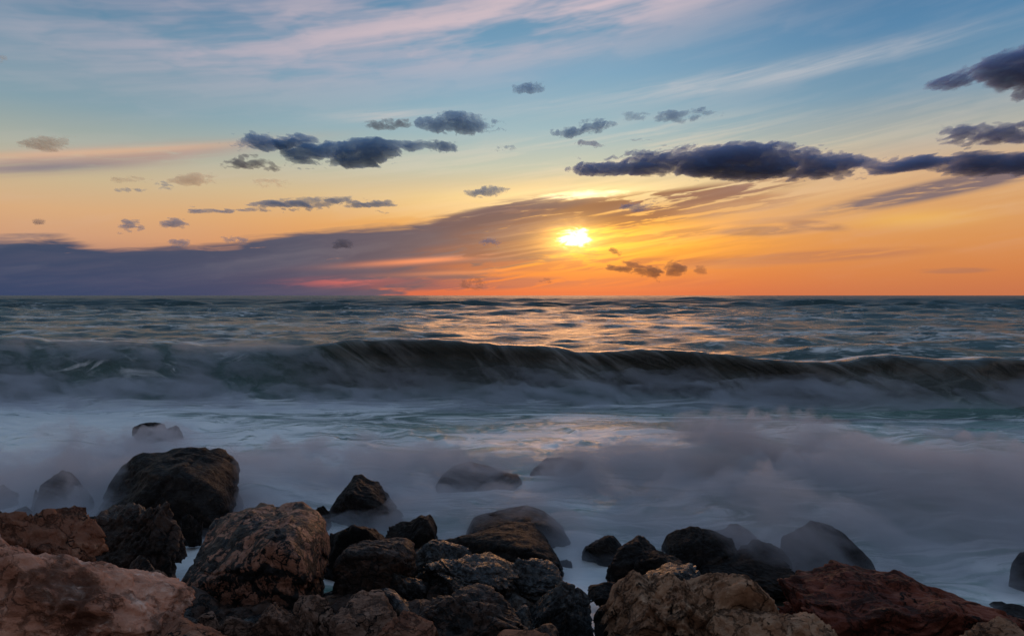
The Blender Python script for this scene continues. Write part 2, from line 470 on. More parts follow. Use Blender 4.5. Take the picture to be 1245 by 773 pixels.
    foam = np.maximum(foam, .55 * np.exp(-((s2 + .2) / 1.1) ** 2) * smooth(H2, .12, .35))
    foam = np.maximum(foam, (.55 + .25 * vnoise2(x * .3, y * .6, 75)) * np.exp(-((s - 3.2) / 2.2) ** 2))
    foam = np.maximum(foam, .52 * smooth(fbm2(x * .09, y * .30, 5, 71), -.05, .35) * smooth(d, 19, 26) * smooth(d, 260, 60))
    foam = np.maximum(foam, (.46) * smooth(fbm2(x * .28, y * .9, 4, 91, ridged=True), .22, .5) * smooth(d, 19, 24) * smooth(d, 300, 80))
    foam = np.maximum(foam, .82 * np.exp(-((s - .45) / .6) ** 2) * smooth(vnoise2(x * .35, x * 0, 92), -.2, .5))
    foam = np.maximum(foam, (.42 + .5 * np.exp(-((x - .5) / .7) ** 2) * 1.15 + .4 * smooth(x, -2.4, -3.4)) * smooth(d, 7.6, 6.4))
    turb = smooth(d, 17.0, 13.5) * .9 * (0.65 + .5 * fbm2(x * .3, y * .5, 3, 77))
    foam = foam + .12 * fbm2(x * .3, y * .8, 3, 72) * smooth(d, 40, 20)
    return h, dx, dy, np.clip(foam, 0, 1), np.clip(face, 0, 1), np.clip(turb, 0, 1)

def build_sea():
    rows = np.exp(np.linspace(math.log(3.6), math.log(9000), 1250))
    cols = np.tan(np.radians(np.linspace(-56, 56, 900)))
    Y, T = np.meshgrid(rows, cols, indexing='ij')
    X = Y * T
    h, dx, dy, foam, face, turb = sea_height(X, Y)
    keep = smooth(Y, 1300, 350)
    Z = h * keep
    V_ = np.stack([X + dx * keep, Y + dy * keep, Z], -1).reshape(-1, 3)
    nr, nc = Y.shape
    i = np.arange(nr - 1)[:, None] * nc + np.arange(nc - 1)[None, :]
    Fq = np.stack([i, i + 1, i + nc + 1, i + nc], -1).reshape(-1, 4)
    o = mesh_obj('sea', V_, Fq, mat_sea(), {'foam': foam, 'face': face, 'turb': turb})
    tag(o, 'dark teal evening sea with a long breaking wave and silky foam', 'sea', kind='structure')
build_sea()

# ------------------------------------------------------------------ rock materials
def mat_rock(name, c1, c2, c3, crack=0.5, crack_scale=5.0, wet=0.0, dark_crust=0.0, rough=.75, wetline=-1.0, bump=1.0, spots=0.0, gloss=1.0):
    """c1/c2 mottled stone, c3 pale veins; crack = depth of black cracks; dark_crust = share of black crust;
    wetline = world height under which the stone is wet and algae-dark"""
    m = new_mat(name)
    oi = nd('ShaderNodeObjectInfo'); tc = nd('ShaderNodeTexCoord')
    va = nd('ShaderNodeVectorMath', operation='ADD'); put(va.inputs[0], tc.outputs['Object'])
    sc_ = nd('ShaderNodeVectorMath', operation='SCALE'); put(sc_.inputs[0], oi.outputs['Location']); sc_.inputs['Scale'].default_value = 3.7
    put(va.inputs[1], sc_.outputs[0]); P = va.outputs[0]
    geo = nd('ShaderNodeNewGeometry'); sp = nd('ShaderNodeSeparateXYZ'); put(sp.inputs[0], geo.outputs['Position'])
    z = E(sp.outputs[2])
    n1 = noise(P, 2.2, 8, .62, .6); n2 = noise(P, 7.0, 8, .65, .8); n3 = noise(P, 26, 6, .6, .2)
    # warped coordinates for cracks
    nv = nd('ShaderNodeTexNoise'); put(nv.inputs['Vector'], P); nv.inputs['Scale'].default_value = 3.0; nv.inputs['Detail'].default_value = 7; nv.inputs['Roughness'].default_value = .6
    ws = nd('ShaderNodeVectorMath', operation='SCALE'); put(ws.inputs[0], nv.outputs['Color']); ws.inputs['Scale'].default_value = .65
    wa = nd('ShaderNodeVectorMath', operation='ADD'); put(wa.inputs[0], P); put(wa.inputs[1], ws.outputs[0])
    def vor(scale, feat='DISTANCE_TO_EDGE'):
        v = nd('ShaderNodeTexVoronoi', feature=feat); put(v.inputs['Vector'], wa.outputs[0]); v.inputs['Scale'].default_value = scale
        return E(v.outputs['Distance'])
    v1 = vor(crack_scale); v2 = vor(crack_scale * 2.7)
    cr = sst(v1 + (n1 - .5) * .16 + (n3 - .5) * .05, .0, .075)         # 0 in the crack
    cr2 = sst(v2 + (n1 - .5) * .25, .0, .05)
    gate = sst(n1, .40, .6)
    crk = mn(cr, cr2 + gate * .9)
    col = mix(sst(n1, .32, .66), c1, c2)
    col = mix(sst(n2, .52, .74) * .7, col, c3)
    col = mix(sst(n3, .55, .75) * .35, col, tuple(v * .45 for v in c1[:3]) + (1,))
    crust = clamp01(sst(n2 * .55 + n1 * .45 + (1.0 - cr) * .10, .66 - dark_crust * .34, .70 - dark_crust * .34)) if dark_crust > 0 else None
    if crust is not None: col = mix(crust, col, (.012, .011, .012, 1))
    col = mix((1.0 - crk) * crack, col, (.008, .007, .007, 1))
    wl = sst(z + (n1 - .5) * .5, wetline + .14, wetline - .10)
    col = mix(wl * .85, col, (.010, .010, .011, 1))
    if spots: col = mix(sst(n2 + n3 * .3, .74, .86) * spots, col, c3)
    bs = nd('ShaderNodeBsdfPrincipled'); put(bs.inputs['Base Color'], col)
    w = clamp01(wl * .8 + wet)
    put(bs.inputs['Roughness'], (1.0 - w) * rough + w * (.08 + n2 * .36))
    put(bs.inputs['Specular IOR Level'], (w * sst(n3, .35, .65) * .75 + .10) * gloss)
    hgt = n1 * .05 + n2 * .045 + n3 * .011 + noise(P, 70, 4, .6) * .005 + crk * .018 * crack + ((1.0 - crust) * .006 if crust is not None else 0.0)
    b = nd('ShaderNodeBump'); b.inputs['Strength'].default_value = .9 * bump; b.inputs['Distance'].default_value = 1.0
    put(b.inputs['Height'], hgt); put(bs.inputs['Normal'], b.outputs[0])
    out = nd('ShaderNodeOutputMaterial'); put(out.inputs[0], bs.outputs[0])
    return m
RM = {
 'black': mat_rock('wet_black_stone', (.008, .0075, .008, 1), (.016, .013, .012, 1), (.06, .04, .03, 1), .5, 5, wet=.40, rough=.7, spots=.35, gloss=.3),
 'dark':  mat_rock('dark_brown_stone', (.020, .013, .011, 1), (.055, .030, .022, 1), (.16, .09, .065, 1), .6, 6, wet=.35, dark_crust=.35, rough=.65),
 'glossy': mat_rock('wet_glinting_stone', (.016, .012, .010, 1), (.07, .042, .028, 1), (.30, .19, .12, 1), .7, 6, wet=1.0, dark_crust=.62, rough=.45, bump=1.0, gloss=.75),
 'crack': mat_rock('cracked_orange_brown_stone', (.19, .080, .050, 1), (.34, .165, .11, 1), (.60, .38, .28, 1), 1.0, 6.5, wet=.3, dark_crust=.50, rough=.6, wetline=.22),
 'pink':  mat_rock('pink_beige_stone', (.20, .080, .050, 1), (.56, .29, .205, 1), (.90, .70, .60, 1), .6, 2.0, rough=.7, wetline=-.2),
 'rust':  mat_rock('rusty_brown_stone', (.10, .042, .028, 1), (.22, .10, .064, 1), (.42, .25, .17, 1), .6, 4.5, dark_crust=.12, rough=.7, wetline=-.2),
 'brown': mat_rock('brown_grey_stone', (.13, .075, .055, 1), (.22, .13, .095, 1), (.36, .25, .19, 1), .6, 5.5, dark_crust=.28, rough=.65, wetline=.12),
 'tan':   mat_rock('tan_stone', (.16, .080, .048, 1), (.34, .20, .125, 1), (.58, .42, .30, 1), .7, 4.0, dark_crust=.10, rough=.7, wetline=-.1),
 'red':   mat_rock('dark_red_stone', (.085, .024, .017, 1), (.17, .050, .032, 1), (.30, .12, .08, 1), .7, 3.6, dark_crust=.16, rough=.6, wetline=.05),
}

# ------------------------------------------------------------------ rock geometry
_ico = {}
def ico(n):
    if n not in _ico:
        import bmesh
        bm = bmesh.new(); bmesh.ops.create_icosphere(bm, subdivisions=n, radius=1.0)
        bm.verts.ensure_lookup_table()
        v = np.array([q.co[:] for q in bm.verts], np.float64); f = np.array([[q.index for q in p.verts] for p in bm.faces], np.int32)
        bm.free(); _ico[n] = (v, f)
    return _ico[n]

def rock_shape(seed, sub=6, facets=12, sharp=40.0, rough=.10, strata=0.0, prof=None, flat=.85):
    v, f = ico(sub); rng = np.random.RandomState(seed)
    n = rng.normal(size=(facets, 3)); n /= np.linalg.norm(n, axis=1)[:, None]
    p = .66 + .34 * rng.rand(facets)
    n = np.vstack([n, [[0, 0, 1], [0, 0, -1], [1, 0, 0], [-1, 0, 0], [0, -1, 0], [0, 1, 0]]]); p = np.concatenate([p, [1.15, .9, 1, 1, .95, 1]])
    dots = np.maximum(v @ n.T, 1e-3) / p[None, :]
    inv = (np.sum(dots ** sharp, 1)) ** (1 / sharp)       # smooth max -> smooth min radius
    rough = rough * 1.9
    q = v / inv[:, None]
    x, y, z = q.T
    o = seed * 3.17
    # big lumps, chips, then fine grain
    lump = fbm3(x * 1.1 + o, y * 1.1, z * 1.1, 2, seed)
    chip = fbm3(x * 2.6 + o, y * 2.6 + 4, z * 2.6, 5, seed + 20, .55, ridged=True)
    step = fbm3(x * 2.0 + o, y * 2.0, z * 3.2, 3, seed + 40)
    step = np.round(step * 6) / 6 + .35 * (step * 6 - np.round(step * 6)) / 6
    fine = fbm3(x * 9 + o, y * 9, z * 9, 4, seed + 60)
    d = .07 * lump + rough * (.45 * chip + .6 * step) + rough * .38 * fine
    if strata:
        t = z * 5 + x * 1.5 + .8 * fbm3(x * 2, y * 2, z * 2, 3, seed + 80)
        fr = t - np.floor(t)
        d = d + strata * (np.abs(fr - .5) - .25) * .25
    # a few deep clefts
    for k in range(3):
        nn = rng.normal(size=3); nn /= np.linalg.norm(nn); off = rng.uniform(-.5, .5)
        dist = np.abs(q @ nn - off + .10 * fbm3(x * 2 + k * 9, y * 2, z * 2, 3, seed + 90 + k))
        d = d - rough * .45 * np.exp(-(dist / .025) ** 2)
    q = q * (1 + d)[:, None]
    for ax in range(3):
        lo, hi = q[:, ax].min(), q[:, ax].max(); q[:, ax] = (q[:, ax] - (lo + hi) / 2) / ((hi - lo) / 2)
    if prof is not None:
        bi = np.clip(((q[:, 0] + 1) / 2 * 40).astype(int), 0, 39)
        envt = np.full(40, -1.0); np.maximum.at(envt, bi, q[:, 2])
        envt = np.convolve(np.pad(envt, 2, 'edge'), np.ones(5) / 5, 'valid')
        ev = np.interp((q[:, 0] + 1) / 2 * 40 - .5, np.arange(40), envt)
        g = np.interp((q[:, 0] + 1) / 2, [a for a, _ in prof], [b for _, b in prof])
        zz = q[:, 2]                      # -1..1; keep the base, bring the top down to the profile
        q[:, 2] = -1 + (zz + 1) * np.clip(g * 2 / np.maximum(ev + 1, .2), .3, 1.9)
        q[:, 2] = np.where(zz > -1, q[:, 2], zz)
    return q, f

def project(P):
    cs, sn = math.cos(PITCH), math.sin(PITCH)
    X, Y, Z = P[:, 0], P[:, 1], P[:, 2] - CAM_H
    fw = Y * cs - Z * sn; upv = Y * sn + Z * cs
    return 622.5 + F * X / fw, 386.5 - F * upv / fw

def rock(name, box, dist, mat, label, seed, depth=.85, sub=6, rot=0.0, prof=None, group='boulders heaped along the shore', cat='boulder', **kw):
    x0, y0, x1, y1 = box
    if prof is None:
        rr = random.Random(seed); m_ = rr.uniform(.35, .65)
        prof = [(0, .5), (.08, .76 + rr.uniform(-.06, .08)), (m_ * .55, .90 + rr.uniform(-.06, .06)), (m_, 1), (m_ + (1 - m_) * .45, .90 + rr.uniform(-.08, .06)), (.92, .74 + rr.uniform(-.06, .08)), (1, .5)]
    if 395 < (x0 + x1) / 2 < 980 and dist < 6.4 and x1 - x0 < 140 and seed not in (73, 77, 78, 79, 72):
        g_ = (x1 - x0) * .07; x0 -= g_; x1 += g_
    q, f = rock_shape(seed, sub, prof=prof, **kw)
    if rot:
        c, s = math.cos(rot), math.sin(rot); q = np.stack([q[:, 0] * c - q[:, 2] * s, q[:, 1], q[:, 0] * s + q[:, 2] * c], -1)
    a = (x1 - x0) / 2 * dist / F; c_ = (y1 - y0) / 2 * dist / F
    S = np.array([a, a * depth, c_]); Cn = np.array(at((x0 + x1) / 2, (y0 + y1) / 2, dist))
    for it in range(5):
        P = q * S + Cn; u, w = project(P)
        S[0] *= (x1 - x0) / (u.max() - u.min()); S[2] *= min(1.3, max(.6, (y1 - y0) / (w.max() - w.min())))
        S[1] = S[0] * depth; S[2] = max(S[2], S[0] * .18)
        u_c = (u.max() + u.min()) / 2
        Cn[0] += ((x0 + x1) / 2 - u_c) * dist / F
        Cn[2] -= (y0 - w.min()) * dist / F * .9
    o = mesh_obj(name, q * S, f, RM[mat])
    o.location = Cn
    tag(o, label, cat, group)
    return o

D = 'boulder'
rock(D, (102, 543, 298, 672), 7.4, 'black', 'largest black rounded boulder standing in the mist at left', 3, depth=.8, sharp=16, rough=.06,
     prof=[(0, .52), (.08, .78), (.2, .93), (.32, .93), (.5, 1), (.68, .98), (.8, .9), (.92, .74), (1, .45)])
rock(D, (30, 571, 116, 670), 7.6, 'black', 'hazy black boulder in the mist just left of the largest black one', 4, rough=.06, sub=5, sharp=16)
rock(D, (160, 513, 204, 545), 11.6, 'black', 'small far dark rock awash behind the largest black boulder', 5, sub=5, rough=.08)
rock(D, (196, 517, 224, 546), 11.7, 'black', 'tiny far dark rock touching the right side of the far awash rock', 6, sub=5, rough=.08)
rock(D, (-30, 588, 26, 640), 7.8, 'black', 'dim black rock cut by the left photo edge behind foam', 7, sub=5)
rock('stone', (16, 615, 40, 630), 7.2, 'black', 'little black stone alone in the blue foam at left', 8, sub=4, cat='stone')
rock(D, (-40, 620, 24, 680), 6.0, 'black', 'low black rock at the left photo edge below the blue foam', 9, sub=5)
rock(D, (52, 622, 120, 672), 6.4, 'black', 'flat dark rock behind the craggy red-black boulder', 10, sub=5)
rock(D, (86, 606, 228, 740), 5.6, 'dark', 'craggy red-black boulder under the largest black boulder', 22, rough=.16, depth=.9,
     prof=[(0, .62), (.1, .86), (.25, .88), (.42, .93), (.58, .9), (.72, .95), (.8, 1), (.88, .86), (1, .6)])
rock(D, (216, 624, 247, 665), 6.4, 'black', 'small black rock between the craggy boulder and the cracked boulder', 12, sub=5)
rock(D, (219, 609, 402, 775), 5.0, 'crack', 'big orange-brown boulder covered with a net of black cracks', 31, depth=.95, facets=10, sharp=16, rough=.06,
     prof=[(0, .62), (.06, .80), (.2, .88), (.38, .955), (.55, .96), (.72, 1), (.86, .95), (.95, .84), (1, .6)])
rock(D, (-60, 614, 132, 750), 4.3, 'rust', 'rusty brown ledge rising behind the huge pale pink boulder', 41, rough=.13, strata=.25,
     prof=[(0, .9), (.3, 1), (.45, .95), (.7, .86), (.85, .76), (1, .5)])
rock(D, (-120, 634, 238, 900), 3.7, 'pink', 'huge pale pink boulder filling the lower left corner', 52, depth=.62, sub=7, facets=9, rough=.11, strata=.12,
     prof=[(0, .95), (.3, 1), (.5, .97), (.62, .86), (.75, .76), (.88, .62), (1, .38)])
rock(D, (166, 750, 290, 840), 3.35, 'rust', 'reddish rock peeping over the bottom edge beside the huge pink boulder', 43, rough=.12, strata=.2)
rock(D, (156, 674, 196, 722), 4.7, 'dark', 'small grey-black stone leaning between the craggy and the pink boulder', 14, sub=5)
rock('stone', (150, 692, 215, 745), 4.5, 'brown', 'flat brown stone under the small leaning grey-black one', 15, sub=5, cat='stone')
rock('stone', (236, 742, 268, 775), 4.2, 'brown', 'small brown stone at the foot of the cracked boulder', 16, sub=5, cat='stone')
rock('stone', (262, 748, 312, 790), 4.0, 'brown', 'low brown stone left of the grey-faced wedge stone', 17, sub=5, cat='stone')
rock(D, (300, 731, 384, 825), 4.0, 'brown', 'grey-faced wedge stone in front of the cracked boulder', 18, rough=.12, rot=.2)
rock(D, (352, 722, 410, 790), 4.3, 'brown', 'brown stone squeezed between the wedge stone and the round tan-grey boulder', 19, sub=5)
rock(D, (392, 716, 486, 830), 4.15, 'brown', 'round tan-grey boulder left of the mottled front slab', 20, rough=.08, facets=9,
     prof=[(0, .6), (.15, .85), (.4, 1), (.7, .97), (.88, .84), (1, .5)])
rock(D, (446, 741, 528, 840), 3.8, 'rust', 'rust-red stone cut by the bottom edge before the mottled slab', 21, rough=.11)
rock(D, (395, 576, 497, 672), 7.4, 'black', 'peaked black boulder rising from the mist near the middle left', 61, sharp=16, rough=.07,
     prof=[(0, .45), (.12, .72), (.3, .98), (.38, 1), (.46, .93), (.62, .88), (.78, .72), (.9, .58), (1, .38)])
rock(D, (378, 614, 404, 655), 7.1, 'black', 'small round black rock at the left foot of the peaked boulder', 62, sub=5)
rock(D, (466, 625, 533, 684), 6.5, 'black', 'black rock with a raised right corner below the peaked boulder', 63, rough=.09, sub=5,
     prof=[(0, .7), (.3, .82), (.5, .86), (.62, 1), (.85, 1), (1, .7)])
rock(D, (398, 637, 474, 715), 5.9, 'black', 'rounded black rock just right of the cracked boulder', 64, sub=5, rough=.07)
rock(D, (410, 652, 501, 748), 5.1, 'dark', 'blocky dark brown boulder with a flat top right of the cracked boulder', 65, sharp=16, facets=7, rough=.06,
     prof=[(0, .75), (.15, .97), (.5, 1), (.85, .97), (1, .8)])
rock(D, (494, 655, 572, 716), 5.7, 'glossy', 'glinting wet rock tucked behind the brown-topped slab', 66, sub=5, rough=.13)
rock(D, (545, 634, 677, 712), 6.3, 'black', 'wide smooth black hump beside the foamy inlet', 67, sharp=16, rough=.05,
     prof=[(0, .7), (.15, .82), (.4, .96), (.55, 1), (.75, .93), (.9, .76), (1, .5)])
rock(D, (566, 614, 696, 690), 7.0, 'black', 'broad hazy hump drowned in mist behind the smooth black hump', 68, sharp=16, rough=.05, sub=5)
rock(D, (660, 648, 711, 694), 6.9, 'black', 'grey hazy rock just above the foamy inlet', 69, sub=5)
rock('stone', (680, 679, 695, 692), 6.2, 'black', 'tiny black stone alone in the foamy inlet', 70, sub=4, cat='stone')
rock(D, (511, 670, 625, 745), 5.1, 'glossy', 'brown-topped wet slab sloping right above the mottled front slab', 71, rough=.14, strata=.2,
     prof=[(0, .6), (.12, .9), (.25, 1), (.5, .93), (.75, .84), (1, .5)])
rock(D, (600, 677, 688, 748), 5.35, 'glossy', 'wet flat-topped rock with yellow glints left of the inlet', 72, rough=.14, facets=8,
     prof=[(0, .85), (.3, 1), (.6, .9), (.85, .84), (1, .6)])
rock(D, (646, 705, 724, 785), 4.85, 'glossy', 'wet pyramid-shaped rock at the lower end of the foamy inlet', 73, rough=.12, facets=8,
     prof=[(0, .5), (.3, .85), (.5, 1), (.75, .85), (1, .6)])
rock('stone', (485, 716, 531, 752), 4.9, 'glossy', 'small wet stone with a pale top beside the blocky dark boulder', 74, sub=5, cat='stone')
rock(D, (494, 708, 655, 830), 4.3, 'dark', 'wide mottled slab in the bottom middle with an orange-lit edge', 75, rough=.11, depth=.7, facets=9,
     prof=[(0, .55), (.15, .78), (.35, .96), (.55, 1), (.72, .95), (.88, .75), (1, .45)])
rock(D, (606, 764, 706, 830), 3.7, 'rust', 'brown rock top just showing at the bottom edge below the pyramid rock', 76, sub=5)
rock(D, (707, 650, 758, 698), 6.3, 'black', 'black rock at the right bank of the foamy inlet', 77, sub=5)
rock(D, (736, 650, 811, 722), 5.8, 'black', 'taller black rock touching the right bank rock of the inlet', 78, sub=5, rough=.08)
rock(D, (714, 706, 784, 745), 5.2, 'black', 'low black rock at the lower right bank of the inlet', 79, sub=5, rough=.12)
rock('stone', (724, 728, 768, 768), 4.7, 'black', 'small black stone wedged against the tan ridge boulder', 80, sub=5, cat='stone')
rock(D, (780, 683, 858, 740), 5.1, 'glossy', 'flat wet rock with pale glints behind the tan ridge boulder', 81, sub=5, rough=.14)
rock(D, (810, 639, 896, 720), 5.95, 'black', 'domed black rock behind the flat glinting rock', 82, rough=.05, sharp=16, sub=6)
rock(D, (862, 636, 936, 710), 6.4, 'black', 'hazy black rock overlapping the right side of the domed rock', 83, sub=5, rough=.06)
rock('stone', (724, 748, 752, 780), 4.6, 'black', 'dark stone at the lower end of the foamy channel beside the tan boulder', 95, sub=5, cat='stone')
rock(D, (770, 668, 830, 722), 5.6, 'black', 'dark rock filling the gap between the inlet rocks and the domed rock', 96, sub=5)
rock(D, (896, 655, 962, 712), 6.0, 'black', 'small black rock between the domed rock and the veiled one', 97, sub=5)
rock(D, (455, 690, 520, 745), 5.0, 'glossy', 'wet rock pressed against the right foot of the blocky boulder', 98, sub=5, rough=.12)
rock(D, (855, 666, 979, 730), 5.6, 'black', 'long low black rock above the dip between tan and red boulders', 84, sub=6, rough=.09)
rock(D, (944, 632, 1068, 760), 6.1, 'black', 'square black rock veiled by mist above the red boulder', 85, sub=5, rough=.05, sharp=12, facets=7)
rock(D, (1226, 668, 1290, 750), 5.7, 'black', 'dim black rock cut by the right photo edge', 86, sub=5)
rock(D, (526, 561, 638, 625), 8.9, 'black', 'low far rock hump washed over by waves in the middle', 87, sub=5, rough=.04, sharp=16)
rock(D, (640, 555, 726, 605), 9.5, 'black', 'far sunken rock hump right of the other washed hump', 88, sub=5, rough=.04, sharp=16)
rock(D, (728, 692, 990, 860), 4.15, 'tan', 'tan ridge boulder with a peaked top at the bottom right of middle', 91, depth=.7, sub=7, rough=.14, strata=.15, facets=11,
     prof=[(0, .42), (.08, .66), (.18, .80), (.26, .78), (.34, .9), (.42, .84), (.52, .94), (.62, 1), (.7, .95), (.8, .8), (.9, .58), (1, .3)])
rock(D, (850, 738, 1050, 880), 3.6, 'tan', 'pale tan slab low at the bottom edge in front of the red boulder', 92, depth=.7, sub=6, rough=.12, strata=.15)
rock(D, (932, 680, 1330, 870), 4.3, 'red', 'long dark red boulder filling the lower right', 93, depth=.55, sub=7, rough=.11, facets=9, sharp=14,
     prof=[(0, .72), (.06, .88), (.2, .93), (.3, 1), (.4, .95), (.5, .98), (.6, .92), (.7, .86), (.8, .8), (.9, .72), (1, .5)])
rock(D, (1140, 748, 1290, 850), 3.4, 'tan', 'orange-tan rock low in the bottom right corner', 94, sub=6, rough=.12)

# small stones filling the gaps: copies of two forms
def fillers():
    rng = random.Random(5)
    protos = []
    for k in range(3):
        q, f = rock_shape(200 + k, 4, rough=.12)
        protos.append(mesh_obj('stone', q * np.array([.16, .14, .11]), f, RM['dark' if k else 'glossy']))
    spots = []
    for i in range(70):
        px = rng.uniform(180, 830); py = rng.uniform(688, 768)
        while 684 < px < 722 + (py - 690) * .4: px = rng.uniform(180, 830)
        spots.append((px, py))
    first = list(protos)
    for i, (px, py) in enumerate(spots):
        if i < 3: o = first[i]
        else:
            o = protos[i % 3].copy(); COL.objects.link(o)
        d = 5.3 - (py - 700) / 70 * 1.2
        X, Y, Z = at(px, py + 12, d)
        o.location = (X, Y, min(Z, ground_z(X, Y) + .10)); s = rng.uniform(.6, 1.5)
        o.scale = (s, s, s); o.rotation_euler = (rng.uniform(-.5, .5), rng.uniform(-.5, .5), rng.uniform(0, 6.28))
        tag(o, 'small dark wet stone wedged in a gap between the larger shore boulders', 'stone', 'small stones in the gaps between boulders')
def ground_z(x, y):
    base = np.interp(y, [2.0, 3.4, 4.4, 5.0, 5.8, 7.5, 12, 40], [.75, .45, .22, .0, -.2, -.4, -.8, -2.0])
    inlet = -.6 * np.exp(-((x - .55) / .42) ** 2) * (y > 3.0) * np.clip((y - 3.9) / .8, 0, 1)
    return base + inlet
fillers()
def build_bed():
    xs = np.linspace(-14, 14, 420); ys = np.linspace(1.2, 24, 420)
    Y, X = np.meshgrid(ys, xs, indexing='ij')
    Z = ground_z(X, Y) + .09 * fbm2(X * 2.2, Y * 2.2, 6, 31, ridged=True)
    n = 420; i = np.arange(n - 1)[:, None] * n + np.arange(n - 1)[None, :]
    mesh_obj('shore', np.stack([X, Y, Z], -1).reshape(-1, 3), np.stack([i, i + 1, i + n + 1, i + n], -1).reshape(-1, 4), RM['black'])
    tag(bpy.data.objects['shore'], 'dark rubble shore under the boulders', 'shore', kind='structure')
build_bed()

# ------------------------------------------------------------------ spray mist
def mat_mist(name='spray_mist', k=2.3):
    m = new_mat(name)
    v = nd('ShaderNodeVolumePrincipled')
    v.inputs['Color'].default_value = (.72, .75, .84, 1)
    v.inputs['Anisotropy'].default_value = .35
    geo = nd('ShaderNodeNewGeometry'); sep = nd('ShaderNodeSeparateXYZ'); put(sep.inputs[0], geo.outputs['Position'])
    x, y, z = (E(sep.outputs[i]) for i in range(3))
    w = noise(vec(x * .6, y * .8, z), 1.0, 2, .5) - .5
    n = noise(vec(x * 1.25 + y * .5 + w * 3.4 + z * .8, y * .8 - w * 2.4, z * 2.2), 1.0, 5, .64)
    dens = sst(n, .40, .60) * k * 1.15 + k * .08
    put(v.inputs['Density'], dens)
    out = nd('ShaderNodeOutputMaterial'); put(out.inputs['Volume'], v.outputs[0])
    return m
def build_mist():
    nx, ny = 760, 320
    xs = np.linspace(-13, 13, nx); ys = np.linspace(5.2, 13.5, ny)
    Y, X = np.meshgrid(ys, xs, indexing='ij')
    wx = X + .9 * fbm2(X * .5, Y * .6, 4, 161); wy = Y + .7 * fbm2(X * .5 + 8, Y * .6, 4, 162)
    n = fbm2(wx * .6, wy * .8, 5, 163) + .35 * fbm2(wx * 1.6 + wy * .7, wy * 1.4 - wx * .5, 4, 166, ridged=True)
    edge = smooth(Y, 5.2 , 6.9 - 1.0 * smooth(X, .9, 1.8)) * smooth(Y, 13.2, 9.5) * smooth(np.abs(X), 12.8, 10)
    wis = fbm2(wx * 2.6 - wy * .8, wy * .9 + wx * .3, 5, 171, ridged=True)
    amt = np.interp(Y, [5.4, 6.3, 7.6, 8.8, 10.2, 11.4], [0, .12, .30, .27, .05, 0.0]) + .10 * smooth(X, .6, 3.0) * smooth(Y, 6.0, 8.0) * smooth(Y, 11, 9) + .22 * smooth(X, .9, 1.8) * smooth(Y, 5.3, 6.3) * smooth(Y, 9, 7)
    amt = amt * (1 - .60 * np.exp(-((X - Y * (200 - 622) / F) / .9) ** 2) * smooth(Y, 8.4, 7.4))
    pl = 0
    for (qx, qy, qd, w, a_) in ((330, 575, 9.2, 60, .22), (450, 560, 9.6, 60, .22), (545, 600, 8.6, 50, .16), (690, 610, 8.3, 60, .16), (800, 605, 8.6, 60, .18), (880, 585, 9.4, 60, .22), (960, 600, 8.6, 70, .2), (1090, 590, 9.2, 60, .3), (1130, 530, 12.0, 34, .62), (1220, 540, 11.6, 60, .35), (100, 570, 9.6, 80, .2), (195, 545, 10.3, 70, .42), (1005, 660, 5.75, 75, .34), (1245, 690, 5.2, 55, .3), (930, 650, 6.2, 40, .15)):
        PX, PY, _ = at(qx, qy, qd); ww = w * qd / F
        pl = pl + a_ * np.exp(-((wx - PX) / ww) ** 2 - ((Y - PY) / .7) ** 2)
    T = np.clip((amt + pl * (.55 + .9 * n + .6 * wis) + (.40 * n * smooth(Y, 5.8, 8.0) + .11 * wis * smooth(Y, 5.8, 7.5)) * smooth(Y, 10.6, 8.8)) * edge, 0, None)
    top = np.where(T > 0, T, 0) * 1.15 - .02
    bot = np.full_like(top, -.30)
    top = np.maximum(top, -.10)
    V1 = np.stack([X, Y, top], -1).reshape(-1, 3); V2 = np.stack([X, Y, bot], -1).reshape(-1, 3)
    i = np.arange(ny - 1)[:, None] * nx + np.arange(nx - 1)[None, :]
    Q = np.stack([i, i + 1, i + nx + 1, i + nx], -1).reshape(-1, 4)
    N_ = nx * ny
    faces = [Q, Q[:, ::-1] + N_]
    def strip(idx):
        a = idx[:-1]; b = idx[1:]
        return np.stack([a, a + N_, b + N_, b], -1)
    r = np.arange(nx); c = np.arange(ny) * nx
    faces += [strip(r[::-1]), strip((ny - 1) * nx + r), strip(c), strip((c + nx - 1)[::-1])]
    o = mesh_obj('sea_spray', np.vstack([V1, V2]), np.vstack(faces), mat_mist())
    tag(o, 'soft lilac spray mist drifting low over the water round the rocks', 'spray', kind='stuff')
build_mist()
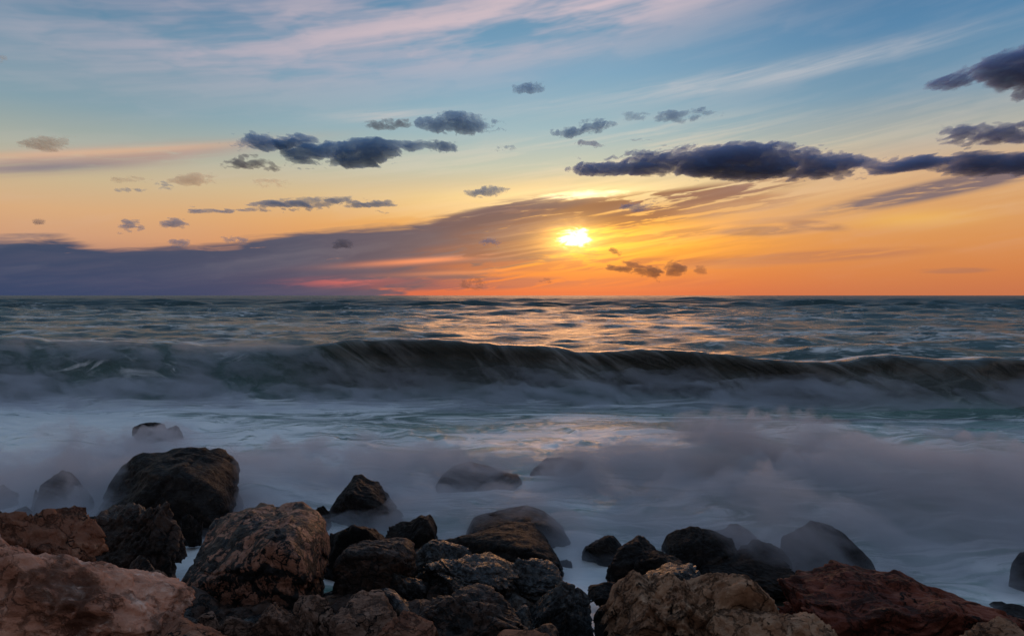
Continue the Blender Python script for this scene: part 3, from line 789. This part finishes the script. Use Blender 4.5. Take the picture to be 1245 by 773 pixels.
def build_wave_mist():
    nx, ny = 520, 90
    xs = np.linspace(-22, 22, nx); ys = np.linspace(14.2, 17.9, ny)
    Y, X = np.meshgrid(ys, xs, indexing='ij')
    yc = 18.0 - np.maximum(0, (622.5 + X / 18 * F - 800)) / 445 * 1.6
    s = Y - yc
    n = fbm2(X * .5, Y * .8, 5, 401) + .4 * fbm2(X * 1.5, Y * 1.5, 4, 402, ridged=True)
    T = (.16 + .2 * n + .20 * smooth(X, -3, -9) + .12 * smooth(X, 3, 8)) * smooth(s, -3.4, -1.6) * smooth(np.abs(X), 22, 18) * (1 + .15 * smooth(X, 3, 7))
    T = T * smooth(ys[-1] - Y, 0, .5) * smooth(s, .5, -.15)
    top = np.maximum(T * 1.3, -.05) - .02 + (.34 + .75 * smooth(X, -2.5, -6)) * smooth(s, -1.4, -.2)  * smooth(ys[-1] - Y, 0, .4) * smooth(s, .5, -.15)
    bot = np.full_like(top, -.3)
    V1 = np.stack([X, Y, top], -1).reshape(-1, 3); V2 = np.stack([X, Y, bot], -1).reshape(-1, 3)
    i = np.arange(ny - 1)[:, None] * nx + np.arange(nx - 1)[None, :]
    Q = np.stack([i, i + 1, i + nx + 1, i + nx], -1).reshape(-1, 4); N_ = nx * ny
    st_ = lambda idx: np.stack([idx[:-1], idx[:-1] + N_, idx[1:] + N_, idx[1:]], -1)
    r = np.arange(nx); c = np.arange(ny) * nx
    faces = [Q, Q[:, ::-1] + N_, st_(r[::-1]), st_((ny - 1) * nx + r), st_(c), st_((c + nx - 1)[::-1])]
    o = mesh_obj('sea_spray', np.vstack([V1, V2]), np.vstack(faces), mat_mist('breaker_mist', 1.6))
    tag(o, 'thin spray mist at the foot of the long breaking wave', 'spray', kind='stuff')
build_wave_mist()

# ------------------------------------------------------------------ clouds
CD = 4000.0
def mat_cloud(name, col, dens, aniso=.3, absorb=(0, 0, 0, 1)):
    m = new_mat(name)
    v = nd('ShaderNodeVolumePrincipled')
    v.inputs['Color'].default_value = col; v.inputs['Density'].default_value = dens
    v.inputs['Absorption Color'].default_value = absorb
    v.inputs['Anisotropy'].default_value = aniso
    out = nd('ShaderNodeOutputMaterial'); put(out.inputs['Volume'], v.outputs[0])
    return m
CM = {
 'navy': mat_cloud('navy_cloud', (.36, .64, 1.0, 1), .018, .5),
 'violet': mat_cloud('violet_cloud', (.46, .60, .95, 1), .019, .5),
 'peach': mat_cloud('peach_cloud', (1.0, .84, .66, 1), .010, .7),
 'thin': mat_cloud('thin_grey_cloud', (.45, .45, .55, 1), .02, .2),
 'amber': mat_cloud('amber_cloud', (.95, .55, .36, 1), .014, .4),
}
def cloud(box, mat, label, seed, ang=0.0, cover=.5, stretch=2.6, lumps=None, flatbase=.5, group='scattered evening clouds'):
    """a lens of vapour: outline and thickness from warped noise inside the box (pixels), at its own distance"""
    x0, y0, x1, y1 = box; k = CD / F
    W = (x1 - x0); Hh = (y1 - y0); pad = 1.18
    nx = int(min(900, max(80, W * 2.2))); ny = int(min(190, max(44, Hh * 3.4)))
    a = np.linspace(-pad, pad, nx); b = np.linspace(-pad, pad, ny)
    B, A = np.meshgrid(b, a, indexing='ij')
    px = A * W / 2; py = B * Hh / 2                     # pixel units, y up
    sc = max(5.0, min(18.0, Hh * .42))
    wx = px + sc * .5 * fbm2(px / sc, py / sc, 3, seed); wy = py + sc * .35 * fbm2(px / sc + 7, py / sc, 3, seed + 5)
    n = fbm2(wx / (sc * stretch), wy / sc, 7, seed + 9, .70)
    bil = 1 - np.abs(fbm2(wx / (sc * .8), wy / (sc * .55), 4, seed + 19, .55)) * 2.2
    if lumps:
        env = np.full_like(px, -1.0)
        for (cx, cy, rx, ry) in lumps:
            env = np.maximum(env, 1 - ((A - cx) / rx) ** 2 - ((B - cy) / ry) ** 2)
    else:
        base = np.where(B < 0, 1 + flatbase, 1.0)
        env = 1.1 - np.abs(A) ** 2.4 - (B * base + .12 * fbm2(A * 2, A * 0, 2, seed + 3)) ** 2
    f = env + (n * 2.4 + (bil - .5) * .35) - (1 - cover) * .7
    f = f - np.clip(np.maximum(np.abs(A), np.abs(B)) - 1.0, 0, None) * 8
    T = np.clip(f, 0, 1.5) ** .9 * 1.1 * Hh * .5 * k * .8 * (1 + .25 * fbm2(wx / (sc * .35), wy / (sc * .3), 3, seed + 29))
    T = np.maximum(T, 0)
    ca, sa = math.cos(math.radians(ang)), math.sin(math.radians(ang))
    gx = (px * ca - py * sa) * k; gz = (px * sa + py * ca) * k
    inside = T > 1e-4
    cellin = inside[:-1, :-1] | inside[1:, :-1] | inside[:-1, 1:] | inside[1:, 1:]
    idx = np.arange(nx * ny).reshape(ny, nx)
    q = np.stack([idx[:-1, :-1], idx[:-1, 1:], idx[1:, 1:], idx[1:, :-1]], -1)[cellin]
    Tm = np.where(inside, T, 0.0)
    Vf = np.stack([gx, -Tm, gz], -1).reshape(-1, 3); Vb = np.stack([gx, Tm, gz], -1).reshape(-1, 3)
    bd = (Tm <= 0).ravel()
    # weld the rim: rim vertices (zero thickness) share one vertex front and back
    NV = nx * ny; mapb = np.arange(NV) + NV; mapb[bd] = np.arange(NV)[bd]
    V_ = np.vstack([Vf, Vb]); Fq = np.vstack([q, mapb[q[:, ::-1]]])
    used = np.unique(Fq); re = np.zeros(2 * NV, np.int64); re[used] = np.arange(len(used))
    V_ = V_[used]; Fq = re[Fq]
    # place: face the shore
    c = at((x0 + x1) / 2, (y0 + y1) / 2, CD)
    o = mesh_obj('cloud', V_, Fq, CM[mat])
    o.location = c
    tag(o, label, 'cloud', group)
    return o
C = cloud
C((706, 168, 1290, 221), 'violet', 'longest dark violet cloud stretching right above the sun to the photo edge', 11, ang=.3, cover=.98, stretch=4.0,
  lumps=[(-.34, -.05, .46, .72), (-.68, -.36, .42, .30), (-.05, -.2, .5, .58), (.3, -.3, .5, .5), (.65, -.3, .5, .5), (.85, -.2, .3, .45)])
C((1130, 58, 1320, 112), 'violet', 'dark slanting cloud cut by the upper right photo edge', 12, ang=4, cover=1.25, lumps=[(.3, .0, .85, .8), (-.5, -.42, .5, .36), (-.1, -.2, .6, .62)])
C((1232, 105, 1275, 125), 'violet', 'small dark cloud at the right edge under the dark slanting one', 13, cover=.7)
C((1138, 146, 1290, 186), 'violet', 'ragged thin dark cloud above the right end of the longest cloud', 14, ang=4, cover=.36, stretch=3.5)
C((262, 160, 372, 190), 'navy', 'dark navy cloud with a peach rim at the left of the centre-left chain', 21, cover=.62, lumps=[(0, .1, .95, .7)])
C((338, 160, 552, 205), 'navy', 'broken navy cloud chain tapering right toward the middle of the sky', 22, cover=1.0, stretch=3.4,
  lumps=[(-.5, -.2, .5, .8), (.2, .15, .8, .45), (.6, .25, .45, .35), (-.2, -.4, .55, .5), (-.75, .5, .3, .4)])
C((268, 188, 350, 212), 'thin', 'faint grey streak hanging under the left navy cloud', 23, cover=.4)
C((506, 138, 614, 167), 'navy', 'oval navy cloud alone above the middle of the sky', 24, ang=-3, cover=.6)
C((440, 144, 508, 160), 'thin', 'thin pale grey wisps just left of the oval navy cloud', 25, cover=.25)
C((670, 146, 749, 171), 'navy', 'navy cloud rising to the right, right of the oval one', 26, ang=10, cover=.5)
C((754, 136, 790, 149), 'navy', 'smallest of the three upper navy clouds, between the two larger', 27, cover=.6)
C((788, 132, 880, 152), 'navy', 'long navy cloud at the right end of the upper row', 28, ang=4, cover=.5, stretch=3)
C((624, 98, 666, 117), 'navy', 'highest small ragged cloud in the middle of the blue sky', 29, cover=.3)
C((588, 174, 638, 189), 'navy', 'small frayed cloud below the oval navy cloud', 30, ang=6, cover=.32, stretch=3)
C((565, 224, 620, 243), 'navy', 'compact dark puff above the stratus left of the sun', 31, cover=.6)
C((236, 237, 478, 263), 'navy', 'long flat slate cloud low at centre left', 32, ang=1, cover=.66, stretch=5.5, lumps=[(.2, .2, .7, .5), (-.4, -.4, .6, .3), (.65, -.1, .35, .2)])
C((143, 267, 174, 287), 'navy', 'round dark puff low on the left above the cloud bank', 33, cover=.75)
C((194, 265, 230, 280), 'navy', 'small dark puff right of the round low puff', 34, ang=-8, cover=.55)
C((266, 286, 301, 300), 'navy', 'small dark puff touching the rim of the cloud bank', 35, ang=-8, cover=.65)
C((203, 291, 240, 302), 'navy', 'tiny flat dark cloud just over the cloud bank', 36, cover=.5)
C((134, 218, 226, 239), 'navy', 'patchy dark cloud under the peach cloud at left', 37, cover=.36, lumps=[(.5, .1, .3, .7), (-.5, -.2, .5, .3)])
C((204, 210, 264, 228), 'peach', 'peach cloud with a grey heart at left', 38, cover=.65)
C((130, 214, 186, 225), 'peach', 'thin peach wisp beside the peach cloud with a grey heart', 39, cover=.4, stretch=3)
C((22, 166, 92, 187), 'peach', 'peach lens cloud high at the far left', 40, cover=.6)
C((308, 218, 354, 231), 'peach', 'small peach wisp below the navy chain', 41, cover=.45)
C((-10, 68, 8, 80), 'peach', 'tiny peach cloud cut by the left photo edge', 42, cover=.7)
C((773, 182, 821, 194), 'navy', 'thin dark cloud just above the longest cloud', 43, cover=.45, stretch=3)
C((752, 244, 804, 260), 'violet', 'small ragged dark cloud above and right of the sun', 44, cover=.35)
C((736, 310, 806, 343), 'amber', 'amber brown cloud tower below and right of the sun', 45, ang=-18, cover=.5)
C((806, 314, 834, 340), 'amber', 'leaning amber puff right of the amber tower', 46, cover=.5)
C((842, 323, 860, 335), 'amber', 'tiny amber puff right of the leaning one', 47, cover=.6)
C((578, 290, 612, 304), 'violet', 'small violet puff on the cloud bank left of the sun', 48, cover=.55)
C((558, 338, 594, 354), 'amber', 'amber puff low over the horizon left of middle', 49, cover=.5)
C((654, 338, 676, 349), 'amber', 'tiny amber puff over the horizon below the sun', 50, cover=.6)
C((403, 290, 430, 306), 'thin', 'pale grey puff on the face of the cloud bank', 51, cover=.5)
C((36, 266, 56, 276), 'thin', 'faintest grey speck of cloud above the bank at far left', 52, cover=.5)
